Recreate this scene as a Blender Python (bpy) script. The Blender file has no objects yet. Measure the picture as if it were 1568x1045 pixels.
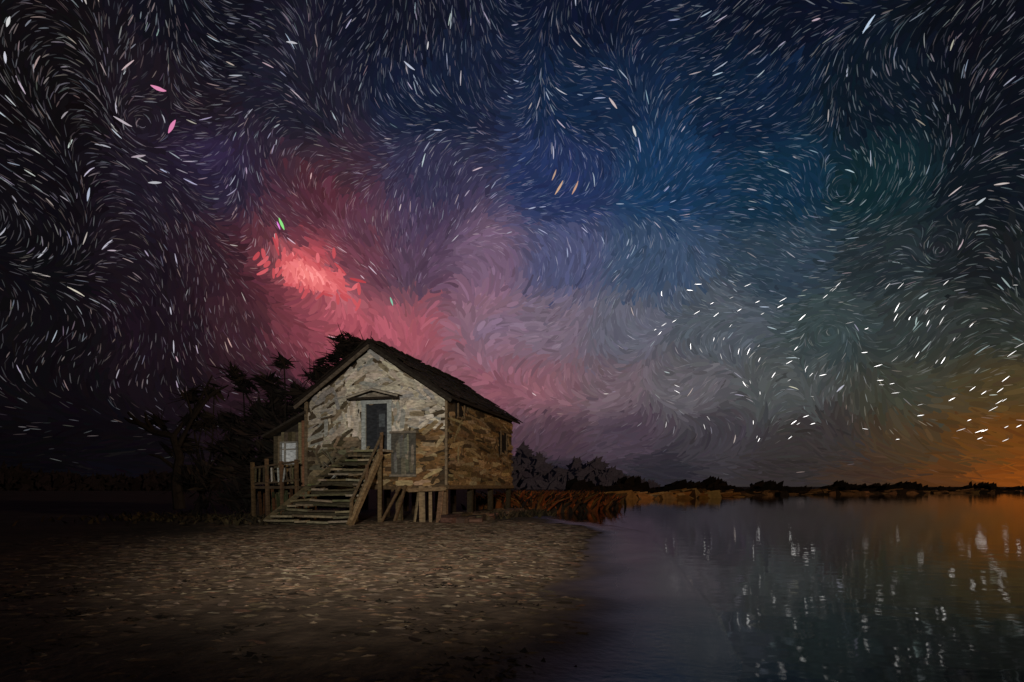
import bpy, math, random
import numpy as np
from mathutils import Vector
random.seed(7); rng=np.random.default_rng(11)
scene=bpy.context.scene
scene.view_settings.view_transform='Standard'
try: scene.view_settings.look='None'
except Exception: pass
scene.view_settings.exposure=0; scene.view_settings.gamma=1
COL=scene.collection
CAMZ=1.6; F=871.1; WZ=-0.12

# ---------------- helpers ----------------
def s2l(c):
    c=np.asarray(c,dtype=float)/255.0
    return np.where(c<=0.04045,c/12.92,((c+0.055)/1.055)**2.4)
def mesh_obj(name,verts,faces,cols=None,mat=None,parent=None,smooth=False):
    verts=np.asarray(verts,dtype=np.float32).reshape(-1,3)
    me=bpy.data.meshes.new(name)
    if isinstance(faces,np.ndarray):
        nf,k=faces.shape
        me.vertices.add(len(verts)); me.vertices.foreach_set('co',verts.ravel())
        me.loops.add(nf*k); me.loops.foreach_set('vertex_index',faces.astype(np.int32).ravel())
        me.polygons.add(nf); me.polygons.foreach_set('loop_start',np.arange(0,nf*k,k,dtype=np.int32))
        me.polygons.foreach_set('loop_total',np.full(nf,k,dtype=np.int32))
        me.update(calc_edges=True); me.validate()
    else:
        me.from_pydata([tuple(map(float,v)) for v in verts],[],faces); me.update()
    if cols is not None:
        cols=np.asarray(cols,dtype=np.float32).reshape(-1,3)
        a=me.color_attributes.new('Col','FLOAT_COLOR','POINT')
        a.data.foreach_set('color',np.concatenate([cols,np.ones((len(cols),1),dtype=np.float32)],1).ravel())
    if smooth: me.polygons.foreach_set('use_smooth',np.ones(len(me.polygons),dtype=bool))
    o=bpy.data.objects.new(name,me); COL.objects.link(o)
    if mat: me.materials.append(mat)
    if parent: o.parent=parent
    return o
def new_mat(name):
    m=bpy.data.materials.new(name); m.use_nodes=True
    nt=m.node_tree; nt.nodes.clear()
    return m,nt,nt.nodes.new('ShaderNodeOutputMaterial')
def diffuse_mat(name,rough=0.9,scale=6.0,amt=0.35,bump=0.3,bscale=20,stretch=(1,1,1),spec=0.2,wet=False):
    m,nt,out=new_mat(name)
    N=nt.nodes.new; L=nt.links.new
    p=N('ShaderNodeBsdfPrincipled'); at=N('ShaderNodeAttribute'); at.attribute_name='Col'
    tc=N('ShaderNodeTexCoord'); mp=N('ShaderNodeMapping'); mp.inputs['Scale'].default_value=stretch
    L(tc.outputs['Object'],mp.inputs['Vector'])
    n=N('ShaderNodeTexNoise'); n.inputs['Scale'].default_value=scale; n.inputs['Detail'].default_value=5
    L(mp.outputs[0],n.inputs['Vector'])
    r=N('ShaderNodeMapRange'); r.inputs['From Min'].default_value=0.3; r.inputs['From Max'].default_value=0.7
    r.inputs['To Min'].default_value=1-amt; r.inputs['To Max'].default_value=1+amt
    L(n.outputs['Fac'],r.inputs['Value'])
    mu=N('ShaderNodeVectorMath'); mu.operation='SCALE'
    L(at.outputs['Color'],mu.inputs[0]); L(r.outputs[0],mu.inputs['Scale']); L(mu.outputs[0],p.inputs['Base Color'])
    n2=N('ShaderNodeTexNoise'); n2.inputs['Scale'].default_value=bscale; n2.inputs['Detail'].default_value=4
    L(mp.outputs[0],n2.inputs['Vector'])
    b=N('ShaderNodeBump'); b.inputs['Strength'].default_value=bump; b.inputs['Distance'].default_value=0.05
    L(n2.outputs['Fac'],b.inputs['Height']); L(b.outputs[0],p.inputs['Normal'])
    p.inputs['Roughness'].default_value=rough; p.inputs['Specular IOR Level'].default_value=spec
    if wet:   # wet mud film close to the water line: smoother, shinier, less relief
        sp_=N('ShaderNodeSeparateXYZ'); L(tc.outputs['Object'],sp_.inputs[0])
        def mr(a0,a1,b0,b1):
            q=N('ShaderNodeMapRange'); q.inputs['From Min'].default_value=a0; q.inputs['From Max'].default_value=a1
            q.inputs['To Min'].default_value=b0; q.inputs['To Max'].default_value=b1; L(sp_.outputs['Z'],q.inputs['Value']); return q
        L(mr(-0.115,-0.03,0.08,rough).outputs[0],p.inputs['Roughness'])
        L(mr(-0.115,-0.03,0.5,spec).outputs[0],p.inputs['Specular IOR Level'])
        L(mr(-0.115,-0.03,0.05,bump).outputs[0],b.inputs['Strength'])
    L(p.outputs[0],out.inputs[0]); return m
def emit_mat(name,transparent=False):
    m,nt,out=new_mat(name); N=nt.nodes.new; L=nt.links.new
    e=N('ShaderNodeEmission'); at=N('ShaderNodeAttribute'); at.attribute_name='Col'
    L(at.outputs['Color'],e.inputs['Color'])
    if transparent:
        t=N('ShaderNodeBsdfTransparent'); a=N('ShaderNodeAddShader')
        L(e.outputs[0],a.inputs[0]); L(t.outputs[0],a.inputs[1]); L(a.outputs[0],out.inputs[0])
    else: L(e.outputs[0],out.inputs[0])
    try: m.cycles.emission_sampling='NONE'
    except Exception: pass
    return m

# ---------------- sky ----------------
def p2a(px,py):
    a=np.arctan((np.asarray(px,float)-784)/F); e=np.arctan((745-np.asarray(py,float))/F*np.cos(a)); return a,e
S={20:[(20,16,13,16),(300,16,16,26),(600,17,19,34),(900,14,21,41),(1200,12,18,34),(1500,11,14,22)],
150:[(50,15,12,15),(250,28,22,30),(450,29,28,42),(650,22,31,54),(900,20,38,66),(1150,14,31,55),(1350,14,24,36),(1530,13,16,25)],
280:[(50,15,12,17),(250,30,24,36),(350,40,34,54),(500,60,42,54),(650,50,49,76),(860,36,50,90),(1020,24,54,88),(1200,18,46,69),(1350,18,41,48),(1530,16,22,30)],
345:[(440,78,46,60),(560,84,55,72),(640,72,58,84)],
400:[(50,14,12,16),(230,26,19,27),(330,40,26,35),(395,92,44,56),(470,206,82,90),(550,108,60,74),(640,88,66,88),(740,116,92,116),(860,78,82,116),(1000,60,78,105),(1200,48,64,79),(1350,37,46,51),(1530,25,29,32)],
500:[(50,15,12,16),(250,27,18,26),(380,54,32,40),(450,124,60,72),(520,164,80,92),(620,164,88,100),(740,138,104,120),(850,120,104,120),(950,97,98,112),(1100,81,88,97),(1270,56,68,70),(1400,51,57,57),(1530,43,48,45)],
600:[(50,13,10,14),(250,22,15,21),(400,44,26,34),(560,104,56,68),(700,134,86,98),(850,128,94,104),(930,110,93,102),(1050,98,94,100),(1200,78,82,83),(1400,62,64,56),(1530,76,64,40)],
670:[(50,9,7,10),(200,12,9,13),(400,28,18,24),(700,94,62,74),(850,78,59,70),(950,74,62,74),(1100,62,58,64),(1250,56,51,51),(1400,70,56,40),(1480,92,60,28),(1540,112,64,22)],
735:[(50,7,6,9),(150,11,9,14),(600,44,29,38),(850,36,33,41),(1000,42,40,47),(1200,50,45,46),(1330,62,46,36),(1440,88,52,26),(1560,140,70,20)]}
sp=[];sc=[]
for y,row in S.items():
    for r in row:
        a,e=p2a(r[0],y); sp.append((a,e)); sc.append(r[1:])
for a in (-1.2,-1.8,-2.6,3.1,2.4,1.8):
    for e,c in ((0.03,(13,11,17)),(0.3,(15,13,22)),(0.8,(12,14,24))): sp.append((a,e)); sc.append(c)
sp.append((1.15,0.02)); sc.append((150,70,16)); sp.append((0,1.1)); sc.append((10,14,27)); sp.append((0,1.5)); sc.append((9,12,22))
sp=np.array(sp); sc=np.array(sc,float)
def field(a,e):
    a=np.asarray(a,float);e=np.asarray(e,float)
    out=np.zeros(a.shape+(3,)); W=np.zeros(a.shape)
    for (sa,se),c in zip(sp,sc):
        da=np.abs(a-sa); da=np.minimum(da,2*np.pi-da)
        w=1/(da**2*0.8+(e-se)**2*1.3+0.0024)**3
        W+=w; out+=w[...,None]*c
    out/=W[...,None]
    def g(px,py,rx,ry,rot=0):
        ca,ce=p2a(px,py); x=(a-ca);y=(e-ce); c,s=math.cos(rot),math.sin(rot)
        u=(x*c+y*s)/(rx/F); v=(-x*s+y*c)/(ry/F); return np.exp(-(u*u+v*v))[...,None]
    out=out+g(480,428,62,24,-0.35)*np.array([50,46,40])
    out=out+g(560,492,90,24,-0.35)*np.array([12,2,4])
    out=out+g(500,300,50,24,-.3)*np.array([22,0,0])+g(310,235,50,30)*np.array([9,5,16])
    out=out-g(620,455,50,22,-.3)*np.array([20,3,3])
    out=out-g(760,500,40,20,.2)*np.array([12,0,-6])+g(740,445,50,22)*np.array([14,6,6])
    out=out+g(800,590,55,40)*np.array([16,0,2])
    return np.clip(out,3,255)
def dirv(a,e,r):
    ce=np.cos(e); return np.stack([np.sin(a)*ce*r,np.cos(a)*ce*r,np.sin(e)*r+CAMZ],-1)
waves=[]
for i in range(11):
    wl=rng.uniform(190,520)/F; th=rng.uniform(0,2*math.pi)
    waves.append((2*math.pi/wl*math.cos(th),2*math.pi/wl*math.sin(th),rng.uniform(0,6.28),(wl*F/420)**0.7*0.62))
def flow(a,e):
    t=np.full(np.shape(a),0.1)
    for kx,ky,ph,am in waves: t=t+am*np.sin(kx*a+ky*e+ph)
    k=np.clip((e-0.03)/0.14,0,1)
    t=t*k+(-.12)*(1-k)
    vx=np.cos(t); vy=np.sin(t)
    for (px,py,R,s) in ((1290,290,70,1),(1270,510,60,-1),(1440,385,50,1),(215,190,60,1)):
        ca,ce=p2a(px,py); x=a-ca;y=e-ce; r2=x*x+y*y; w=np.exp(-r2/(R/F)**2)*0.8; r=np.sqrt(r2)+1e-5
        vx=vx*(1-w)+w*(-y/r)*s; vy=vy*(1-w)+w*(x/r)*s
    l=np.sqrt(vx*vx+vy*vy)+1e-6
    return vx/l,vy/l
def strokes(name,a,e,length,width,col,mat,r0,rstep,parent=None,npt=6,vert=None,taper=1.0,wob=0.0):
    n=len(a); ds=length/(npt-1)
    x=a.copy();y=e.copy(); wo=rng.normal(0,wob,n) if wob else None
    def fl(x,y):
        vx,vy=flow(x,y)
        if vert is not None: vx=vx*(1-vert)+0.12*vert; vy=vy*(1-vert)+vert; l=np.sqrt(vx*vx+vy*vy); vx/=l;vy/=l
        if wo is not None: c_,s_=np.cos(wo),np.sin(wo); vx,vy=vx*c_-vy*s_,vx*s_+vy*c_
        return vx,vy
    bx,by=x,y
    h=(npt-1)//2
    back=[]
    for i in range(h):
        vx,vy=fl(bx,by); bx=bx-vx*ds/np.cos(by); by=by-vy*ds; back.append((bx,by))
    fw=[]; fx,fy=x,y
    for i in range(npt-1-h):
        vx,vy=fl(fx,fy); fx=fx+vx*ds/np.cos(fy); fy=fy+vy*ds; fw.append((fx,fy))
    seq=back[::-1]+[(x,y)]+fw
    A=np.stack([s[0] for s in seq],1);E=np.stack([s[1] for s in seq],1)
    dA=np.gradient(A,axis=1)*np.cos(E);dE=np.gradient(E,axis=1); l=np.sqrt(dA**2+dE**2)+1e-9
    nx=-dE/l; ny=dA/l
    tt=np.linspace(0,1,npt); prof=(np.sin(np.pi*(0.06+0.88*tt))**taper)
    hw=width[:,None]*0.5*prof[None,:]
    R=(r0-rstep*np.arange(n))[:,None]
    V1=dirv(A+nx*hw/np.cos(E),E+ny*hw,R);V2=dirv(A-nx*hw/np.cos(E),E-ny*hw,R)
    V=np.stack([V1,V2],2).reshape(-1,3)
    base=(np.arange(n)*npt*2)[:,None]+(np.arange(npt-1)*2)[None,:]
    Fc=np.stack([base,base+1,base+3,base+2],-1).reshape(-1,4)
    C=np.repeat(col,npt*2,axis=0)
    return mesh_obj(name,V,Fc,C,mat,parent)
na,ne=300,90
aa=np.linspace(-np.pi,np.pi,na+1);ee=np.concatenate([np.linspace(-0.01,0.9,ne-15),np.linspace(0.93,np.pi/2-0.001,15)])
AA,EE=np.meshgrid(aa,ee,indexing='ij')
V=dirv(AA,EE,2400.0).reshape(-1,3)
i,j=np.meshgrid(np.arange(na),np.arange(ne-1),indexing='ij'); b=(i*ne+j)
Fc=np.stack([b,b+ne,b+ne+1,b+1],-1).reshape(-1,4)
sky=mesh_obj('sky',V,Fc,s2l(field(AA,EE)).reshape(-1,3),emit_mat('sky_glow',True),smooth=True)
em=emit_mat('sky_strokes')
def dabs(name,n,L0,L1,W0,W1,jit,r0):
    a=rng.uniform(-1.1,1.1,n); e=rng.uniform(0.003,0.95,n)
    c=field(a,e)
    c=c*(0.97+rng.normal(0,jit,(n,1)))+rng.normal(0,jit*14,(n,3))
    c=s2l(np.clip(c,2,255))
    low=np.clip(e/0.1,0.35,1)
    strokes(name,a,e,rng.uniform(L0,L1,n)/F,rng.uniform(W0,W1,n)/F*low,c,em,r0,0.004,sky,taper=0.5,wob=.25)
dabs('cloud_strokes',15000,35,75,10,22,0.04,2380)
dabs('fine_cloud_strokes',22000,12,32,3,8,0.06,2290)
n=33000
a=rng.uniform(-1.1,1.1,n); e=rng.uniform(0.02,0.95,n)
PX=784+F*np.tan(a); PY=745-F*np.tan(e)/np.cos(a)
def gg(px,py,rx,ry): return np.exp(-((PX-px)/rx)**2-((PY-py)/ry)**2)
keep=1-0.98*gg(470,440,120,70)-0.95*gg(580,500,110,60)-0.9*gg(790,540,140,100)-0.8*gg(740,430,100,80)
keep=np.clip(keep,0.0,1)*np.clip((690-PY)/240,0.03,1)
k=rng.random(n)<keep; a,e,PX,PY=a[k],e[k],PX[k],PY[k]; n=len(a)
b=np.minimum(rng.exponential(0.055,n)+0.015,1.0); b+=np.where(rng.random(n)<0.025,rng.uniform(.2,.7,n),0)
b*=np.clip(1.0-0.5*gg(900,500,330,130),0,1)
tint=np.array([0.90,0.94,0.99])+rng.normal(0,0.07,(n,3)); warm=rng.random(n)<0.3; tint[warm]*=np.array([1.1,0.88,0.74])
fc=s2l(field(a,e)); hue=fc/(fc.max(1,keepdims=True)+1e-6)
col=fc*1.05+b[:,None]*tint*(0.75+0.25*hue)*0.8
strokes('star_trails',a,e,rng.uniform(6,15,n)*(0.85+.5*np.clip(b,0,1))/F,(rng.uniform(0.7,1.2,n)*(0.85+np.clip(b,0,1)*0.9))/F,col,em,2180,0.003,sky,taper=0.8,wob=.18)
n=105
px=rng.uniform(1000,1560,n);py=rng.uniform(430,675,n)
a,e=p2a(px,py)
strokes('added_glint_stars',a,e,rng.uniform(4,10,n)/F,rng.uniform(0.35,0.7,n)/F,np.array([[1,.97,.95]])*rng.uniform(.6,4.5,(n,1)),em,2060,0.01,sky,vert=0.45)  # extra stars added and brightened so their reflections glint on the water
sx=[(245,137,15,4.5,(.9,.32,.55)),(262,196,17,4.5,(.9,.28,.54)),(432,345,15,4,(.35,1,.3)),(427,347,10,2.5,(1,.3,.9)),(600,463,12,3,(.3,.7,.5)),
(855,290,20,3.2,(.75,.48,.32)),(880,290,18,3,(.7,.4,.28)),(848,270,14,2.5,(.6,.4,.3)),(940,160,16,3,(.7,.58,.58)),(972,203,13,3.2,(.8,.8,.8)),
(1328,40,17,2.8,(.6,.75,.95)),(625,100,15,2.6,(.6,.65,.8)),(235,280,14,3,(.55,.55,.6)),(135,300,15,2.6,(.5,.55,.7)),(445,65,12,2.6,(.6,.6,.65)),
(12,35,10,3,(.8,.8,.8)),(8,90,10,2.6,(.7,.7,.8)),(1500,310,10,3,(.6,.65,.7)),(1288,594,12,2.6,(.6,.6,.7)),(185,185,18,2.8,(.6,.52,.58)),(210,240,15,2.8,(.5,.42,.48))]
a,e=p2a([s[0] for s in sx],[s[1] for s in sx])
strokes('coloured_stars',a,e,np.array([s[2] for s in sx])/F,np.array([s[3] for s in sx])/F*.9,np.array([s[4] for s in sx])*.8,em,2050,0.01,sky,vert=.45)
n=230
px=474+rng.normal(0,32,n);py=424+(px-478)*0.30+rng.normal(0,11,n)
a,e=p2a(px,py); d=np.exp(-((px-474)/42)**2-((py-424-(px-478)*.3)/14)**2)[:,None]
c=s2l(np.clip(np.array([200,84,92])*(1-d)+np.array([255,142,138])*d+rng.normal(0,9,(n,1)),0,255))
strokes('cloud_core_strokes',a,e,rng.uniform(10,24,n)/F,rng.uniform(3,6,n)/F,c,em,2040,0.01,sky,taper=.5,wob=.5)

w=bpy.data.worlds.new('World'); scene.world=w; w.use_nodes=True
nt=w.node_tree; bg=nt.nodes['Background']; st=nt.nodes.new('ShaderNodeTexSky'); st.sky_type='NISHITA'; st.sun_disc=False
SUN_AZ=math.radians(118); SUN_EL=math.radians(9)
st.sun_elevation=SUN_EL; st.sun_rotation=SUN_AZ
nt.links.new(st.outputs[0],bg.inputs[0]); bg.inputs[1].default_value=0.0005
def aim(o,d): o.rotation_euler=Vector(d).to_track_quat('-Z','Y').to_euler()
sl=bpy.data.lights.new('low_sun','SUN'); sl.energy=0.42; sl.angle=math.radians(0.5); sl.color=(1,0.66,0.36)
so=bpy.data.objects.new('low_sun',sl); COL.objects.link(so)
aim(so,(-math.sin(SUN_AZ)*math.cos(SUN_EL),-math.cos(SUN_AZ)*math.cos(SUN_EL),-math.sin(SUN_EL))); so.location=(60,-30,20)
tl=bpy.data.lights.new('work_light','SPOT'); tl.energy=15000; tl.spot_size=math.radians(53); tl.spot_blend=1.0; tl.shadow_soft_size=0.5; tl.color=(1,0.87,0.72)
to=bpy.data.objects.new('work_light',tl); COL.objects.link(to); to.location=(-0.8,-4.5,5.4); aim(to,Vector((-3.3,24,3.5))-to.location)

# ---------------- terrain ----------------
shY=[-60,0,4,5,8,14,21,27,31,36,42,50,62,75,95,118,150,5000]
shX=[-4,0.5,0.9,1.1,1.8,2.8,3.5,2.8,1.9,3.0,5.4,8.6,8.0,10,15,23,40,60]
def wnoise(x,y,seed,sc_,oct=3):
    r=np.random.default_rng(seed); t=0
    for o in range(oct*3):
        f=sc_*(1.9**(o//3)); th=r.uniform(0,6.28); t=t+np.sin(f*(x*math.cos(th)+y*math.sin(th))+r.uniform(0,6.28)+1.2*np.sin(f*.6*(x*math.sin(th)-y*math.cos(th))+r.uniform(0,6)))/(1.7**(o//3))
    return t/3
def height(x,y):
    sh=np.interp(y,shY,shX)+wnoise(x,y,3,0.35,2)*np.clip(y/20,0.15,1.0)*0.4
    d=(sh-x)
    h1=0.02-0.14/(1+np.exp(np.clip((d-1.2)*1.6,-30,30)))
    h1=np.where(d<-1.0,h1-(-1.0-d)*.08,h1); h1=np.maximum(h1,-.8)
    far=y-(132+0.36*np.clip(x,-50,600)+wnoise(x,y,5,0.05,2)*9)
    h2=np.clip(far*0.03-0.12,-0.8,0.15)
    h=np.maximum(h1,h2)
    amp=np.clip((h+0.14)/0.12,0.12,1)
    return h+np.where(h>-0.3,wnoise(x,y,9,1.3,4)*0.024*amp,0)
def lit_sand(x,y):
    m=np.exp(-(((x+2.0)/8.2)**2+((y-16.3)/10.6)**2)**1.4)  # bare sand shaped as the light pool; its falloff is painted into ground colour
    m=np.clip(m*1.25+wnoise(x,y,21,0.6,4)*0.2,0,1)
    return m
az=np.concatenate([np.radians(np.linspace(-52,52,330)),np.radians(np.linspace(54,306,85))])
rr=np.exp(np.linspace(math.log(0.8),math.log(2600),520))
A2,R2=np.meshgrid(az,rr,indexing='ij'); X=np.sin(A2)*R2;Y=np.cos(A2)*R2; Z=height(X,Y)
m=lit_sand(X,Y)[...,None]; nn=wnoise(X,Y,31,3.0,3)[...,None]
gc=np.array([0.028,0.023,0.018])*(1-m)+np.array([0.165,0.122,0.086])*m*(1+0.22*nn)  # dark peat to sand, carrying the painted light falloff
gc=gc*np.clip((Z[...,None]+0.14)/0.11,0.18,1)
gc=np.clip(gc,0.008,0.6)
nA,nR=A2.shape; i,j=np.meshgrid(np.arange(nA),np.arange(nR-1),indexing='ij'); b=i*nR+j; b2=((i+1)%nA)*nR+j
Fc=np.stack([b,b+1,b2+1,b2],-1).reshape(-1,4)
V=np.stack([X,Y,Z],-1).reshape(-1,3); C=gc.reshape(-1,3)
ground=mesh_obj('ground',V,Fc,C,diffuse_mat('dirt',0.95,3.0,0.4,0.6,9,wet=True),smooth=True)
m_,nt,out=new_mat('lake_water'); N=nt.nodes.new;L=nt.links.new
p=N('ShaderNodeBsdfPrincipled'); p.inputs['Base Color'].default_value=(0.02,0.018,0.018,1); p.inputs['Roughness'].default_value=0.035; p.inputs['IOR'].default_value=1.33
tc=N('ShaderNodeTexCoord'); mp=N('ShaderNodeMapping'); mp.inputs['Scale'].default_value=(0.7,1.1,1); L(tc.outputs['Object'],mp.inputs[0])
n1=N('ShaderNodeTexNoise'); n1.inputs['Scale'].default_value=1.5; n1.inputs['Detail'].default_value=2; L(mp.outputs[0],n1.inputs['Vector'])
b=N('ShaderNodeBump'); b.inputs['Strength'].default_value=0.045; b.inputs['Distance'].default_value=0.12; L(n1.outputs['Fac'],b.inputs['Height']); L(b.outputs[0],p.inputs['Normal'])
L(p.outputs[0],out.inputs[0])
mesh_obj('water',[(-2500,-2500,WZ),(2500,-2500,WZ),(2500,2500,WZ),(-2500,2500,WZ)],[(0,1,2,3)],None,m_)

# ---------------- box builder ----------------
class B:
    def __init__(s): s.v=[];s.f=[];s.c=[]
    def box(s,c,ax,hs,col):
        c=np.array(c,float);ax=[np.array(x,float) for x in ax]; b=len(s.v)
        for i in (-1,1):
            for j in (-1,1):
                for k in (-1,1): s.v.append(c+ax[0]*hs[0]*i+ax[1]*hs[1]*j+ax[2]*hs[2]*k); s.c.append(col)
        for f in ((0,1,3,2),(4,6,7,5),(0,4,5,1),(2,3,7,6),(0,2,6,4),(1,5,7,3)): s.f.append([b+q for q in f])
    def plank(s,c,ax,hs,col):
        c=np.array(c,float); b=len(s.v); r=random.uniform
        pr=[(-1,-r(.3,1)),(-r(.7,.9),-1),(r(.6,.9),-r(.85,1)),(1,-r(.2,.8)),(r(.8,1),r(.3,.9)),(r(.3,.7),1),(-r(.6,.9),r(.85,1)),(-r(.85,1),r(.1,.6))]
        n_=len(pr)
        for k in (-1,1):
            for u,v in pr: s.v.append(c+ax[0]*hs[0]*u+ax[2]*hs[2]*v+ax[1]*hs[1]*k); s.c.append(col)
        s.f.append(list(range(b+n_,b+2*n_))); s.f.append(list(range(b+n_-1,b-1,-1)))
        for q in range(n_): s.f.append([b+q,b+(q+1)%n_,b+n_+(q+1)%n_,b+n_+q])
    def beam(s,p,q,w,h,col,up=(0,0,1)):
        p=np.array(p,float);q=np.array(q,float);d=q-p;l=np.linalg.norm(d);d/=l
        u=np.array(up,float); x=np.cross(d,u)
        if np.linalg.norm(x)<1e-3: x=np.array([1.,0,0])
        x/=np.linalg.norm(x); u=np.cross(x,d); s.box((p+q)/2,(d,x,u),(l/2,w/2,h/2),col)
    def prism(s,pts,off,col):
        off=np.array(off,float); n_=len(pts); b=len(s.v)
        for p_ in pts: s.v.append(np.array(p_,float)); s.c.append(col)
        for p_ in pts: s.v.append(np.array(p_,float)+off); s.c.append(col)
        s.f.append(list(range(b,b+n_))); s.f.append(list(range(b+2*n_-1,b+n_-1,-1)))
        for k in range(n_): s.f.append([b+k,b+(k+1)%n_,b+n_+(k+1)%n_,b+n_+k])
    def obj(s,name,mat,parent=None): return mesh_obj(name,s.v,s.f,s.c,mat,parent)
def jit(c,a=0.15):
    k=1+random.uniform(-a,a); return tuple(max(0.005,x*k*(1+random.uniform(-a,a)*0.3)) for x in c)

# ---------------- house ----------------
C0=np.array([-2.85,25.0,0]); T=np.array([-0.958,0.287,0]);T/=np.linalg.norm(T); Nn=np.array([-0.287,-0.958,0]);Nn/=np.linalg.norm(Nn); U=np.array([0,0,1.0])
def P(t,n,z): return C0+T*t+Nn*n+U*z
house=bpy.data.objects.new('wooden_stilt_house',None); COL.objects.link(house)
wood=diffuse_mat('weathered_wood',0.85,5,0.4,0.5,18,(1,1,2.5))
W=7.2; EAVE=5.6; AP=8.0; LEN=9.9; FL=1.65
def roofz(t): return AP-abs(t-3.6)*(AP-EAVE)/3.6
pw=[(.64,.61,.52),(.50,.47,.40),(.40,.415,.41),(.28,.24,.17),(.72,.69,.61),(.56,.54,.49),(.10,.08,.055)]
pb=[(.25,.16,.075),(.17,.11,.055),(.33,.23,.12),(.08,.055,.03),(.20,.12,.05),(.36,.28,.17)]
pg=[(.20,.17,.11),(.13,.11,.075),(.23,.185,.125),(.07,.06,.035),(.14,.14,.10)]
bb=B(); d=(.06,.045,.03)
bb.prism([P(0.02,-.02,FL),P(W-.02,-.02,FL),P(W-.02,-.02,EAVE-.05),P(3.6,-.02,AP-.05),P(.02,-.02,EAVE-.05)],-Nn*0.12,d)
bb.box(P(.08,-LEN/2,(FL+EAVE)/2),(T,Nn,U),(.06,LEN/2-.15,(EAVE-FL)/2-.02),d)
bb.box(P(W-.08,-LEN/2,(FL+EAVE)/2),(T,Nn,U),(.06,LEN/2-.15,(EAVE-FL)/2-.02),d)
bb.prism([P(0.02,-LEN,FL),P(W-.02,-LEN,FL),P(W-.02,-LEN,EAVE-.05),P(3.6,-LEN,AP-.05),P(.02,-LEN,EAVE-.05)],Nn*0.12,d)
bb.box(P(W/2,-LEN/2,FL-.08),(T,Nn,U),(W/2+.05,LEN/2+.05,.11),(.10,.07,.04))
bb.obj('wall_frame',wood,house)
DT0,DT1,DZ0,DZ1=2.85,4.0,3.22,5.35
fr=B(); cnt=0
while cnt<1250:
    tc_=random.uniform(.05,W-.05); zc=random.uniform(FL+.05,AP-.2)
    top=roofz(tc_)-.14
    if zc>top: continue
    indoor=DT0-.12<tc_<DT1+.12 and DZ0<zc<DZ1
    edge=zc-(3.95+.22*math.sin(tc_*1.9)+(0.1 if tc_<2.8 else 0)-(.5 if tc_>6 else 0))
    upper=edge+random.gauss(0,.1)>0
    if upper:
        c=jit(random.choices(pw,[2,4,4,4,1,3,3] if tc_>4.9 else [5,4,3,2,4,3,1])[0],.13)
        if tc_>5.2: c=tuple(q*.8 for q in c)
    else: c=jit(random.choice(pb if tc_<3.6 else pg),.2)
    l=random.uniform(.35,1.1); hg=random.uniform(.1,.24)
    rake=math.atan((AP-EAVE)/3.6)*(1 if tc_>3.6 else -1)
    ra=-rake
    dd=top-zc
    if upper and dd<.75: an=ra+random.gauss(0,.12); l*=.8
    elif upper and 1.9<tc_<5.0 and zc<5.5: an=math.pi/2+random.gauss(0,.16); l*=.9
    elif upper and tc_>4.8: an=random.choice([math.pi/2-.25,-.6,-.3])+random.gauss(0,.2)
    elif upper: an=random.gauss(-.1,.25)
    else: an=random.gauss(0,.1) if random.random()<.7 else random.gauss(-.7,.25)
    if indoor: continue
    hx=abs(math.cos(an))*l/2; hz=abs(math.sin(an))*l/2
    if tc_-hx<-.06 or tc_+hx>W+.05: continue
    if zc+hz>min(roofz(tc_-hx),roofz(tc_+hx))+.02 and dd>=.75: continue
    if (DT0-.1<tc_+hx and tc_-hx<DT1+.1 and DZ0<zc+hz and zc-hz<DZ1):
        if not(tc_<DT0-.1 or tc_>DT1+.1) or hx>.12:
            if DZ0<zc<DZ1 or (zc-hz<DZ1-.02 and zc>DZ1): continue
    ax=T*math.cos(an)+U*math.sin(an); az_=-T*math.sin(an)+U*math.cos(an)
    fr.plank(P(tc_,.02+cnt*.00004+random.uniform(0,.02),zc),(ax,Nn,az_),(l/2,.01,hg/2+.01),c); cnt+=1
fr.box(P(.0,.1,(FL+EAVE)/2),(T,Nn,U),(.05,.04,(EAVE-FL)/2),(.2,.16,.11))
fr.box(P(W-.02,.1,(FL+EAVE)/2),(T,Nn,U),(.07,.04,(EAVE-FL)/2),(.15,.12,.08))
fr.obj('front_cladding',wood,house)
sd=B(); openings=[(1.0,1.8,4.75,5.45),(7.4,8.5,3.4,4.7)]
cnt=0
while cnt<1000:
    s=random.uniform(0,LEN); z=random.uniform(FL,EAVE); l=random.uniform(.6,2.2); hg=random.uniform(.1,.26)
    if s-l/2<-.05 or s+l/2>LEN+.08: continue
    if any(o[0]-.1<s+l/2 and s-l/2<o[1]+.1 and o[2]-.1<z<o[3]+.05 for o in openings): continue
    bnd=.5+.5*(math.sin(z*4.1+s*.6)*.5+.5)
    c=jit(random.choices(pb,[4,3,4,2,3,2])[0],.24); c=tuple(q*bnd*1.1 for q in c); an=random.gauss(-.03,.1)
    if random.random()<.12: an+=random.choice([-.9,.8,1.4])
    ax=-Nn*math.cos(an)+U*math.sin(an); az_=Nn*math.sin(an)+U*math.cos(an)
    if z+abs(math.sin(an))*l/2>EAVE or z-abs(math.sin(an))*l/2<FL-.1: continue
    sd.plank(P(-.02-cnt*.00004-random.uniform(0,.025),-s,z),(ax,T,az_),(l/2,.012,hg/2),c); cnt+=1
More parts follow.
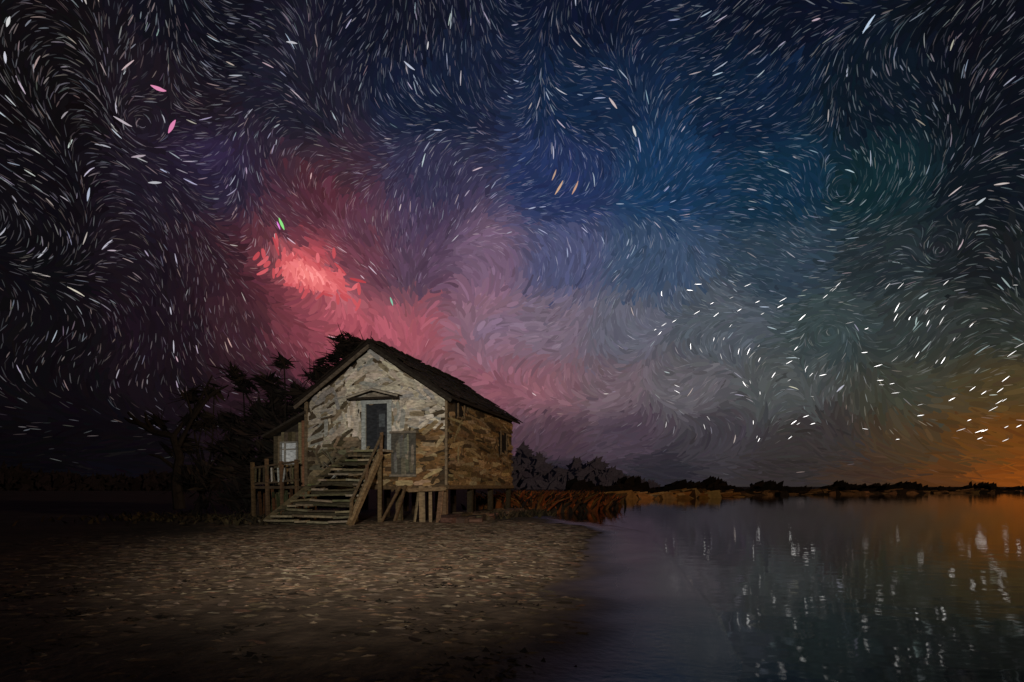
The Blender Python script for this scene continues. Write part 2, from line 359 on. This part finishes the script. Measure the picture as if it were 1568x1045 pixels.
for o in openings:
    sd.box(P(-.03,-(o[0]+o[1])/2,(o[2]+o[3])/2),(Nn,T,U),((o[1]-o[0])/2,.02,(o[3]-o[2])/2),(.012,.01,.01))  # near-black panel painted as the unlit inside of the opening
    for zz in (o[2],o[3]): sd.box(P(-.11,-(o[0]+o[1])/2,zz),(Nn,T,U),((o[1]-o[0])/2+.08,.03,.035),(.14,.10,.06))
    for ss in (o[0],o[1]): sd.box(P(-.115,-ss,(o[2]+o[3])/2),(Nn,T,U),(.035,.03,(o[3]-o[2])/2),(.14,.10,.06))
sd.obj('side_cladding',wood,house)
rf=B(); OV=.38; k=(AP-EAVE)/3.6; rd=(.018,.014,.012)
for sgn in (-1,1):
    te=3.6+sgn*(3.6+OV); ze=EAVE-OV*k
    rf.prism([P(3.6,.5,AP+.04),P(te,.5,ze+.04),P(te,.5,ze+.16),P(3.6,.5,AP+.18)],-Nn*(LEN+1.0),rd)
    sl_=np.array(P(te,0,ze)-P(3.6,0,AP)); ll=np.linalg.norm(sl_); sl_/=ll; nr=np.cross(sl_,Nn); nr=nr if nr[2]>0 else -nr
    q=.1
    while q<ll+.1:
        s=-.55
        while s<LEN+.5:
            l=random.uniform(.3,.9)
            if random.random()<.93: rf.plank(P(3.6,0,AP+.17)+sl_*(q+random.uniform(-.08,.08))-Nn*(s+l/2)+nr*random.uniform(0,.10),(sl_,nr,Nn),(.22,.018,l/2),jit((.02,.015,.012),.4))
            s+=l
        q+=.3
s=-.5
while s<LEN+.4:
    l=random.uniform(.5,1.2); rf.beam(P(3.6,-s,AP+.22+random.uniform(-.05,.09)),P(3.6,-s-l,AP+.22+random.uniform(-.05,.09)),.24,.08,(.02,.017,.014)); s+=l
rf.obj('roof',diffuse_mat('dark_shingles',.9,4,.4,.5,12),house)
tr=B()
for sgn in (-1,1):
    te=3.6+sgn*(3.6+OV)
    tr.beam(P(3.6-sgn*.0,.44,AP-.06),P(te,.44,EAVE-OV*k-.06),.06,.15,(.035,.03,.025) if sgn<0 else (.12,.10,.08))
tr.obj('barge_boards',wood,house)
dr=B(); dm=(DT0+DT1)/2
dr.box(P(dm,-.01,(DZ0+DZ1)/2),(T,Nn,U),((DT1-DT0)/2,.02,(DZ1-DZ0)/2),(.03,.035,.045))
dr.box(P(DT0+.33,.03,(DZ0+DZ1)/2-.1),(T,Nn,U),(.26,.015,(DZ1-DZ0)/2-.18),(.04,.045,.055))
dr.box(P(DT0+.33,.05,DZ1-.75),(T,Nn,U),(.15,.012,.3),(.10,.12,.14))
for tt in (DT0-.08,DT1+.08): dr.box(P(tt,.11,(DZ0+DZ1)/2),(T,Nn,U),(.1,.04,(DZ1-DZ0)/2),(.38,.44,.46))
dr.box(P(dm,.115,DZ1+.09),(T,Nn,U),((DT1-DT0)/2+.22,.05,.09),(.38,.43,.45))
dr.obj('door',wood,house)
hd=B()
for sgn in (-1,1):
    hd.beam(P(dm,.28,5.98),P(dm+sgn*1.3,.28,5.66),.5,.05,(.05,.045,.04))
    hd.beam(P(dm,.56,5.94),P(dm+sgn*1.3,.56,5.6),.04,.08,(.35,.33,.28))
hd.prism([P(dm-1.05,.1,5.62),P(dm+1.05,.1,5.62),P(dm,.1,5.92)],Nn*.04,(.25,.23,.19))
hd.beam(P(dm-1.3,.45,5.54),P(dm+1.25,.45,5.58),.14,.1,(.03,.025,.02))
hd.obj('door_hood',wood,house)
sh=B()
sh.box(P(2.05,.14,3.05),(T,Nn,U),(.6,.03,.95),(.09,.09,.08))
for q in range(24):
    tq=2.05+random.uniform(-.5,.5); sh.plank(P(tq,.178+q*.001,3.05+random.uniform(-.6,.6)),(U,Nn,T),(random.uniform(.25,.5),.006,random.uniform(.05,.1)),jit(random.choice([(.17,.17,.16),(.12,.115,.09),(.2,.19,.15)]),.3))
for zz in (2.08,4.02): sh.box(P(2.05,.215,zz),(T,Nn,U),(.66,.02,.05),(.2,.18,.15))
sh.obj('shutter',wood,house)
le=B(); T0,T1=W+.02,9.25
le.prism([P(T0,-.3,0.4),P(T1,-.3,0.4),P(T1,-.3,4.0),P(T0,-.3,5.0)],-Nn*.1,(.04,.035,.03))
le.prism([P(T0,-4,0.4),P(T1,-4,0.4),P(T1,-4,4.0),P(T0,-4,5.0)],-Nn*.1,(.04,.035,.03))
le.box(P(T1-.05,-2.15,2.2),(T,Nn,U),(.05,1.75,1.8),(.05,.045,.035))
t=T0
while t<T1:
    wd=random.uniform(.12,.26); top=5.0-(t-T0)/(T1-T0)*1.0; cc=jit(random.choice(pg+pb),.35)
    if not(7.95<t+wd/2<8.85): le.box(P(t+wd/2,-.26+random.uniform(0,.03),(top+.4)/2),(T,Nn,U),(wd/2-.01,.02,(top-.4)/2-random.uniform(.02,.15)),cc)
    else:
        le.box(P(t+wd/2,-.26,1.55),(T,Nn,U),(wd/2-.01,.02,1.12),cc); le.box(P(t+wd/2,-.26,4.0),(T,Nn,U),(wd/2-.01,.02,.24),jit(random.choice(pg),.25))
    t+=wd
le.prism([P(T0-.05,.25,5.05),P(T1+.35,.25,3.95),P(T1+.35,.25,4.05),P(T0-.05,.25,5.17)],-Nn*4.6,(.04,.035,.03))
le.obj('lean_to',wood,house)
wi=B()
wi.box(P(8.4,-.28,3.2),(T,Nn,U),(.42,.02,.5),(.74,.84,.94))
for tt in (7.95,8.62,8.87): wi.box(P(tt,-.22,3.2),(T,Nn,U),(.04,.03,.52),(.3,.3,.28))
for zz in (2.68,3.4,3.74): wi.box(P(8.4,-.21,zz),(T,Nn,U),(.5,.025,.03),(.3,.3,.28))
wi.obj('window',wood,house)
po=B()
for t in (6.9,7.7,8.5,9.3): po.beam(P(t,1.1,-.1),P(t+random.uniform(-.12,.12),1.1,2.5+.4*random.random()),.13,.13,jit((.11,.07,.04),.2))
po.beam(P(6.8,1.1,2.75),P(9.4,1.1,2.45),.1,.09,(.08,.06,.04)); po.beam(P(6.8,1.1,1.9),P(9.4,1.1,1.7),.08,.1,(.08,.06,.04))
po.box(P(8.1,.42,1.55),(T,Nn,U),(1.3,.68,.06),(.08,.06,.04))
for q in range(11):
    t=7.0+q*.22+random.uniform(-.05,.05); po.beam(P(t,1.12,1.8),P(t+random.uniform(-.1,.1),1.12,2.4+random.random()*.3),.05,.06,jit((.40,.43,.42) if q in (3,4,6) else (.08,.07,.045),.3))
for q in range(17):
    t=6.85+q*.15; po.beam(P(t,1.0,-.05),P(t+random.uniform(-.2,.2),1.0,1.1+random.random()*.5),.16,.03,jit(random.choice([(.09,.045,.022),(.05,.06,.03),(.04,.03,.025),(.09,.065,.035)]),.3))
po.obj('side_porch',wood,house)
sr=B(); NS=15
for q in range(NS):
    f=q/(NS-1); zt=.16+f*3.0; nn_=3.3-f*2.3; tl_=6.9-(f**.8)*2.75+random.uniform(-.2,.2)
    t=2.75
    while t<tl_:
        l=min(random.uniform(.5,1.4),tl_-t+.02); an=random.gauss(0,.04); ax=T*math.cos(an)+U*math.sin(an); az_=-T*math.sin(an)+U*math.cos(an)
        pal=[(.22,.19,.135),(.15,.14,.09),(.11,.11,.06),(.24,.21,.155)] if random.random()<.75 else [(.05,.045,.03)]
        sr.box(P(t+l/2,nn_+random.uniform(-.06,.05),zt+random.uniform(-.03,.03)),(ax,Nn,az_),(l/2-.01,.16,.04),jit(random.choice(pal),.3)); t+=l
    if q%2==0: sr.box(P((2.75+tl_)/2,nn_-.1,zt-.11),(T,Nn,U),((tl_-2.75)/2,.012,.07),(.05,.045,.03))
sr.box(P(3.4,.5,3.17),(T,Nn,U),(.85,.5,.05),(.24,.21,.17))
sr.beam(P(2.68,3.5,.0),P(2.68,1.0,3.1),.06,.42,(.18,.13,.075))
sr.beam(P(2.62,3.45,.25),P(2.62,1.3,2.95),.04,.14,(.27,.21,.13))
sr.beam(P(6.95,3.4,.02),P(4.2,1.0,3.1),.06,.2,(.07,.06,.035))
sr.beam(P(2.66,3.4,1.0),P(2.66,.9,3.95),.07,.08,(.13,.10,.065))
for f in (0.04,.5,.98): sr.beam(P(2.66,3.5-f*2.5,-.1+f*3.1),P(2.66,3.45-f*2.5,1.0+f*3.0),.1,.1,jit((.14,.10,.06),.2))
for t in (2.8,4.0): sr.beam(P(t,.9,0),P(t,.9,3.15),.16,.16,(.12,.09,.05))
for q in range(22):
    t=random.uniform(4.0,6.6); z0=random.uniform(1.7,2.8); an=random.choice([-1,1])*random.uniform(.3,1.1)
    sr.beam(P(t,.35+q*.004,z0),P(t+math.sin(an)*.8,.4+q*.004,z0+math.cos(an)*.7),.05,.13,jit(random.choice(pg+pw[1:4]),.3),up=(0.3,1,0))
sr.obj('stairs',wood,house)
st_=B()
for s in (0.15,3.3,6.5,9.7):
    for t in (.2,2.4,4.8,7.0): st_.beam(P(t,-s,-.3),P(t+random.uniform(-.06,.06),-s,FL-.1),.24,.24,jit((.12,.08,.045) if s<1 else (.035,.025,.015),.2))  # posts behind the front row darkened, under-house shade put into their colour
for t,w_ in ((.3,.24),(.66,.14),(1.05,.26),(1.45,.12)): st_.beam(P(t,.3,-.1),P(t+random.uniform(-.2,.2),.1,FL-.05),w_,.07,jit((.25,.18,.11),.3))
st_.beam(P(-.1,.35,1.5),P(1.7,.35,1.42),.07,.16,(.22,.155,.09))
st_.beam(P(2.5,.2,-.1),P(1.9,.2,FL),.14,.1,(.12,.08,.045)); st_.beam(P(2.75,.9,0),P(1.8,.9,1.6),.08,.1,(.12,.08,.045))
st_.beam(P(-.1,0.1,FL-.08),P(-.1,-LEN,FL-.08),.08,.16,(.12,.08,.045))
st_.obj('stilts',wood,house)
rb=B()
for q in range(110):
    s=random.uniform(-.2,9.8); c_=P(random.uniform(-1.2,.3),-s,random.uniform(0,.16)); an=random.uniform(-.4,.4)
    ax=-Nn*math.cos(an)+T*math.sin(an); a2=Nn*math.sin(an)+T*math.cos(an)
    rb.plank(c_,(ax,a2,U),(random.uniform(.2,.8),random.uniform(.1,.3),random.uniform(.08,.25)),jit((.09,.06,.04),.6))
rb.obj('rubble',wood,None)

# ---------------- trees ----------------
bark=diffuse_mat('bark',.95,5,.3,.6,12); leafm=diffuse_mat('leaves',.9,2,.3,.1,5)
def tube(bd,pts,rad,col,ns=6):
    b=len(bd.v)
    for i_,p_ in enumerate(pts):
        d_=np.array(pts[min(i_+1,len(pts)-1)])-np.array(pts[max(i_-1,0)]); d_=d_/(np.linalg.norm(d_)+1e-9)
        x=np.cross(d_,[0.3,1,.1]); x/=np.linalg.norm(x)+1e-9; y=np.cross(d_,x)
        for k_ in range(ns):
            an=6.283*k_/ns; bd.v.append(np.array(p_)+(x*math.cos(an)+y*math.sin(an))*rad[i_]); bd.c.append(col)
    for i_ in range(len(pts)-1):
        for k_ in range(ns):
            a_=b+i_*ns+k_; c_=b+i_*ns+(k_+1)%ns; bd.f.append([a_,c_,c_+ns,a_+ns])
BK=(.018,.014,.012)
def tree(name,base,h,clumps,nleaf,lean=(0,0),ls=.35,seed=1):
    rnd=random.Random(seed); bd=B(); base=np.array(base,float)
    pts=[base]; cur=base.copy()
    for q in range(6):
        cur=cur+np.array([lean[0]/6+rnd.gauss(0,.12),lean[1]/6+rnd.gauss(0,.12),h*.72/6]); pts.append(cur.copy())
    tube(bd,pts,[h*.035*(1-q*.12) for q in range(7)],BK,8)
    for c in clumps:
        cen=base+np.array(c[:3]); st0=pts[rnd.randint(2,6)]
        mid=(st0+cen)/2+np.array([rnd.gauss(0,.3),rnd.gauss(0,.3),rnd.gauss(-.1,.3)])
        tube(bd,[st0,mid,cen],[h*.014,h*.009,h*.005],BK)
        for q in range(14):
            dv=np.array([rnd.gauss(-.6,1),rnd.gauss(0,.8),rnd.gauss(.25,.6)]); dv/=np.linalg.norm(dv)
            r_=max(c[3],.6)
            e1=cen+dv*r_*.6; e2=cen+dv*r_*rnd.uniform(1.1,2.0)+np.array([rnd.gauss(-.1,.2),0,rnd.gauss(0,.25)])
            tube(bd,[cen,e1,e2],[h*.006,h*.0045,h*.0015],BK,4)
    tr_=bd.obj(name,bark)
    tot=sum(c[3]**2 for c in clumps); lv=[];lf=[];lc=[]
    for c in clumps:
        cen=base+np.array(c[:3]); sub=[(cen+np.array([rnd.gauss(0,.6),rnd.gauss(0,.5),rnd.gauss(0,.45)])*c[3],np.array([rnd.gauss(-.8,.8),rnd.gauss(0,.4),rnd.gauss(.5,.4)])) for _ in range(12)]
        for q in range(int(nleaf*c[3]**2/tot)):
            s_,dm_=rnd.choice(sub); p_=s_+np.array([rnd.gauss(0,.16),rnd.gauss(0,.16),rnd.gauss(0,.13)])*c[3]
            d1=dm_+np.array([rnd.gauss(0,.3) for _ in range(3)]); d1/=np.linalg.norm(d1)+1e-6
            d2=np.cross(d1,[rnd.gauss(0,1) for _ in range(3)]); d2/=np.linalg.norm(d2)+1e-6
            L_=ls*rnd.uniform(.5,1.8);w_=ls*rnd.uniform(.12,.32); b=len(lv)
            lv+= [p_-d1*L_*.5,p_+d2*w_*.5,p_+d1*L_*.5,p_-d2*w_*.5]; lf.append([b,b+1,b+2,b+3])
            col=jit(rnd.choice([(.020,.015,.013),(.024,.017,.014),(.012,.010,.010),(.014,.013,.011)]),.3); lc+=[col]*4
    mesh_obj('foliage',lv,lf,lc,leafm,tr_)
    return tr_
def W3(px,py,dep): return ((px-784)/F*dep, dep, CAMZ+(745-py)/F*dep)
def clump(base,px,py,dep,r): 
    w_=W3(px,py,dep); return (w_[0]-base[0],w_[1]-base[1],w_[2]-base[2],r)
b1=(-10.0,38.5,0)
tree('leafy_tree',b1,8,[clump(b1,*c) for c in ((545,528,38,.75),(525,545,38,.85),(500,575,38,.8),(515,605,39,1.4),(478,578,38,.5),(485,640,38,1.4),(530,522,38.5,.6),(562,528,39,.5),(450,612,37,.8))],2700,ls=.75,seed=3)
b2=(-12.2,30.5,0)
tree('leafy_tree',b2,6,[clump(b2,*c) for c in ((435,556,31,.35),(415,588,30.5,.55),(372,588,31,.5),(440,618,31,.8),(395,640,30,1.0),(360,572,31.5,.35),(350,650,30,.8),(430,690,30,1.5),(375,710,29.5,1.5),(400,760,30,1.4))],2500,ls=.8,seed=5)
b3=(-16.2,29,0)
tree('leafy_tree',b3,5,[clump(b3,*c) for c in ((328,602,29,.35),(298,608,29,.35),(310,650,29,.6),(285,685,29,.5),(340,690,29,1.2),(300,735,29,1.1),(245,650,29,.3))],1150,ls=.75,seed=8)
bt=B(); bp=[np.array(W3(*q)) for q in ((275,780,28),(270,740,28),(275,700,28),(265,668,28),(235,662,28),(212,648,28),(196,632,28))]
tube(bt,bp,[.28,.24,.2,.18,.15,.12,.05],BK,8)
for q in (((270,690,28),(295,640,28),(282,594,28)),((235,662,28),(225,645,28),(222,632,28)),((265,668,28),(300,625,28.5),(325,575,28.5)),((212,648,28),(198,645,28),(190,640,28)),((272,720,28),(245,700,28),(228,696,28)),((300,625,28.5),(330,600,28.5),(350,590,28.5)),((295,640,28),(318,610,28),(310,590,28))):
    tube(bt,[np.array(W3(*w_)) for w_ in q],[.12,.09,.03],BK)
bt.obj('bare_tree',bark)

# ---------------- grasses, shrubs ----------------
def blades(name,cent,n,hr,wr,pal,seed,spread=.3):
    r=np.random.default_rng(seed); v=[];f=[];c=[]
    ce=np.array(cent); ci=ce[r.integers(len(ce),size=n)]
    xs=ci[:,0]+r.normal(0,1,n)*ci[:,2]; ys=ci[:,1]+r.normal(0,.8,n)*ci[:,2]; zs=height(xs,ys)-.03
    for q in range(n):
        x,y,zb=xs[q],ys[q],zs[q]
        if zb<WZ-.14: continue
        h_=r.uniform(*hr); w_=r.uniform(*wr); an=r.uniform(-.9,.9); lx,ly=r.normal(0,spread)*h_,r.normal(0,spread)*h_
        dx,dy=math.cos(an)*w_/2,math.sin(an)*w_/2; b=len(v)
        v+=[(x-dx,y-dy,zb),(x+dx,y+dy,zb),(x+lx*.4+dx*.8,y+ly*.4+dy*.8,zb+h_*.6),(x+lx*.4-dx*.8,y+ly*.4-dy*.8,zb+h_*.6),(x+lx,y+ly,zb+h_)]
        f+=[[b,b+1,b+2,b+3],[b+3,b+2,b+4]]; cc=jit(pal[r.integers(len(pal))],.3); c+=[cc]*5
    return mesh_obj(name,v,f,c,leafm)
rust=[(.28,.065,.015),(.15,.045,.012),(.06,.025,.012),(.02,.014,.01),(.14,.07,.02),(.02,.014,.01)]
blades('marsh_grass',[(1.0,36,.6),(1.8,37,.7),(2.6,38.5,.8),(3.6,41,1.0),(5.0,44,1.2),(1.0,40,1.5),(6,48,1.2)],3800,(.4,1.4),(.15,.45),rust,3,.7)
blades('shoreline_grass',[(1.3,33,.5),(0.2,31,.5),(-1.2,28,.5),(-12,25.5,1.2),(-10.5,24.5,.7),(-14,27,1.5),(-17,28,2)],1500,(.12,.4),(.06,.2),[(.04,.03,.017),(.05,.04,.022),(.015,.013,.01)],4,.8)
blades('grass_tufts',[(random.uniform(-8,.3),random.uniform(4,11),random.uniform(.1,.35)) for _ in range(46)],1500,(.02,.06),(.04,.14),[(.012,.010,.008),(.02,.016,.012)],6,1.4)
def bank(name,pts,hgt,pal,seed,z0=-.15):
    r=np.random.default_rng(seed); v=[];f=[];c=[]
    P_=[np.array(((p_[0]-784)/F*p_[1],p_[1],0)) for p_ in pts]
    for a_,b_ in zip(P_[:-1],P_[1:]):
        L_=np.linalg.norm(b_-a_); n_=int(L_/0.16)
        for q in range(n_):
            p_=a_+(b_-a_)*r.random()+np.array([0,r.normal(0,1.5),0]); hh=hgt*r.uniform(.3,1.1)*(0.55+0.45*math.sin(p_[0]*.35+seed)*math.sin(p_[0]*.11+1)); hh=max(hh,.15)
            w_=r.uniform(.6,2.4); b=len(v); l_=r.normal(0,.6)
            v+=[(p_[0]-w_,p_[1],z0),(p_[0]+w_,p_[1],z0),(p_[0]+w_*.5+l_,p_[1],z0+hh),(p_[0]-w_*.5+l_,p_[1],z0+hh*.8)]
            f.append([b,b+1,b+2,b+3]); c+=[jit(pal[r.integers(len(pal))],.3)]*4
    return mesh_obj(name,v,f,c,leafm)
tan=[(.6,.30,.10),(.42,.2,.06),(.68,.42,.18),(.12,.07,.03)]
dk=[(.02,.015,.015),(.03,.02,.015),(.012,.01,.01)]
bank('marsh_bank',[(905,80),(970,78),(1020,80),(1070,86),(1125,98)],1.7,tan,2)
bank('sand_spit',[(1090,105),(1200,118),(1330,135),(1480,150),(1640,160)],1.3,[(.5,.28,.13),(.28,.16,.08),(.10,.06,.04),(.04,.03,.02)],9)
bank('dark_bank',[(880,100),(960,118),(1100,132),(1200,150),(1330,165),(1450,175),(1600,180),(1800,190)],3.4,dk,4)
bank('dark_bank',[(900,150),(1000,160),(1110,170)],5.0,dk,6)
bank('dark_bank',[(1310,150),(1335,150),(1350,152)],3.2,dk,8)
def treeline(name,pxs,dep,hs,pal,seed,cnt=2600):
    r=np.random.default_rng(seed); v=[];f=[];c=[]
    for q in range(cnt):
        u=r.random(); px=pxs[0]+(pxs[-1]-pxs[0])*u; hmax=np.interp(px,pxs,hs); X0=(px-784)/F*dep
        zz=r.random()**.8*hmax*(.85+.25*math.sin(px*.15)*math.sin(px*.07+seed)); s_=dep*.010*r.uniform(.5,1.6); b=len(v); an=r.uniform(-.6,2.0)
        ca,sa=math.cos(an)*s_,math.sin(an)*s_; y=dep+r.uniform(-6,6)
        v+=[(X0-ca,y,zz-sa),(X0+sa*.4,y,zz-ca*.4),(X0+ca,y,zz+sa),(X0-sa*.4,y,zz+ca*.4)]; f.append([b,b+1,b+2,b+3]); c+=[jit(pal[r.integers(len(pal))],.08)]*4
    for q in range(200):
        px=pxs[0]+(pxs[-1]-pxs[0])*q/199; X0=(px-784)/F*dep; hm=np.interp(px,pxs,hs)*.5; b=len(v); w_=(pxs[-1]-pxs[0])/199/F*dep*.6
        v+=[(X0-w_,dep,-.5),(X0+w_,dep,-.5),(X0+w_,dep,hm),(X0-w_,dep,hm)]; f.append([b,b+1,b+2,b+3]); c+=[pal[0]]*4
    return mesh_obj(name,v,f,c,leafm)
treeline('distant_trees',[770,800,830,870,880,890,905,935,960,1000],260,[20,21,12,9,16,10,13,12,4,1],[(.20,.20,.33),(.19,.19,.31),(.22,.22,.35)],3)  # pale purple leaf colours have the distance haze painted in
treeline('distant_trees',[-60,0,60,150,230,330],200,[9,8,6,4,5,7],[(.03,.025,.03),(.05,.04,.05)],7)

# ---------------- loose stones / shell litter ----------------
r=np.random.default_rng(5); v=[];f=[];c=[]
M=30000; xs=r.uniform(-14,4,M); ys=3.2+23*r.random(M)**.9; zs=height(xs,ys); ms=lit_sand(xs,ys)
ok=(zs>-.06)&(r.random(M)<ms*.75+.05); xs,ys,zs,ms=xs[ok][:11000],ys[ok][:11000],zs[ok][:11000],ms[ok][:11000]
pal=[(.22,.17,.125),(.17,.125,.085),(.28,.23,.17),(.12,.09,.06),(.20,.125,.085),(.05,.038,.026)]
for x,y,z,mm in zip(xs,ys,zs,ms):
    L_=r.uniform(.07,.28)*(.3+y/18); w_=L_*r.uniform(.2,.5); hh=r.uniform(.006,.022); an=r.normal(-.05,.4); ca,sa=math.cos(an),math.sin(an); b=len(v)
    tx,ty=r.normal(0,.035,2); ns=7
    v.append((x,y,z+hh))
    for q in range(ns):
        t_=6.283*q/ns; k_=r.uniform(.75,1.2); lx=math.cos(t_)*L_*k_; ly=math.sin(t_)*w_*k_
        v.append((x+lx*ca-ly*sa,y+lx*sa+ly*ca,z-.012+lx*tx+ly*ty+r.uniform(0,.012)))
    for q in range(ns): f.append([b,b+1+q,b+1+(q+1)%ns])
    base=pal[r.choice(6,p=[.24,.24,.1,.17,.12,.13])]
    dkf=(.2+.8*min(1,mm*1.2))*min(1,max(.25,(z+.12)/.1)); c+=[tuple(q*dkf for q in jit(base,.2))]*(ns+1)  # stones painted darker outside the light pool, and darker towards the water
mesh_obj('shells_and_stones',v,f,c,diffuse_mat('stone',.85,9,.25,.3,25))

# ---------------- camera ----------------
cd=bpy.data.cameras.new('camera'); cd.lens=20; cd.sensor_width=36; cd.shift_y=222.5/1568; cd.clip_end=6000; cd.clip_start=.05
co=bpy.data.objects.new('camera',cd); COL.objects.link(co); co.location=(0,0,CAMZ); co.rotation_euler=(math.radians(90),0,0)
scene.camera=co
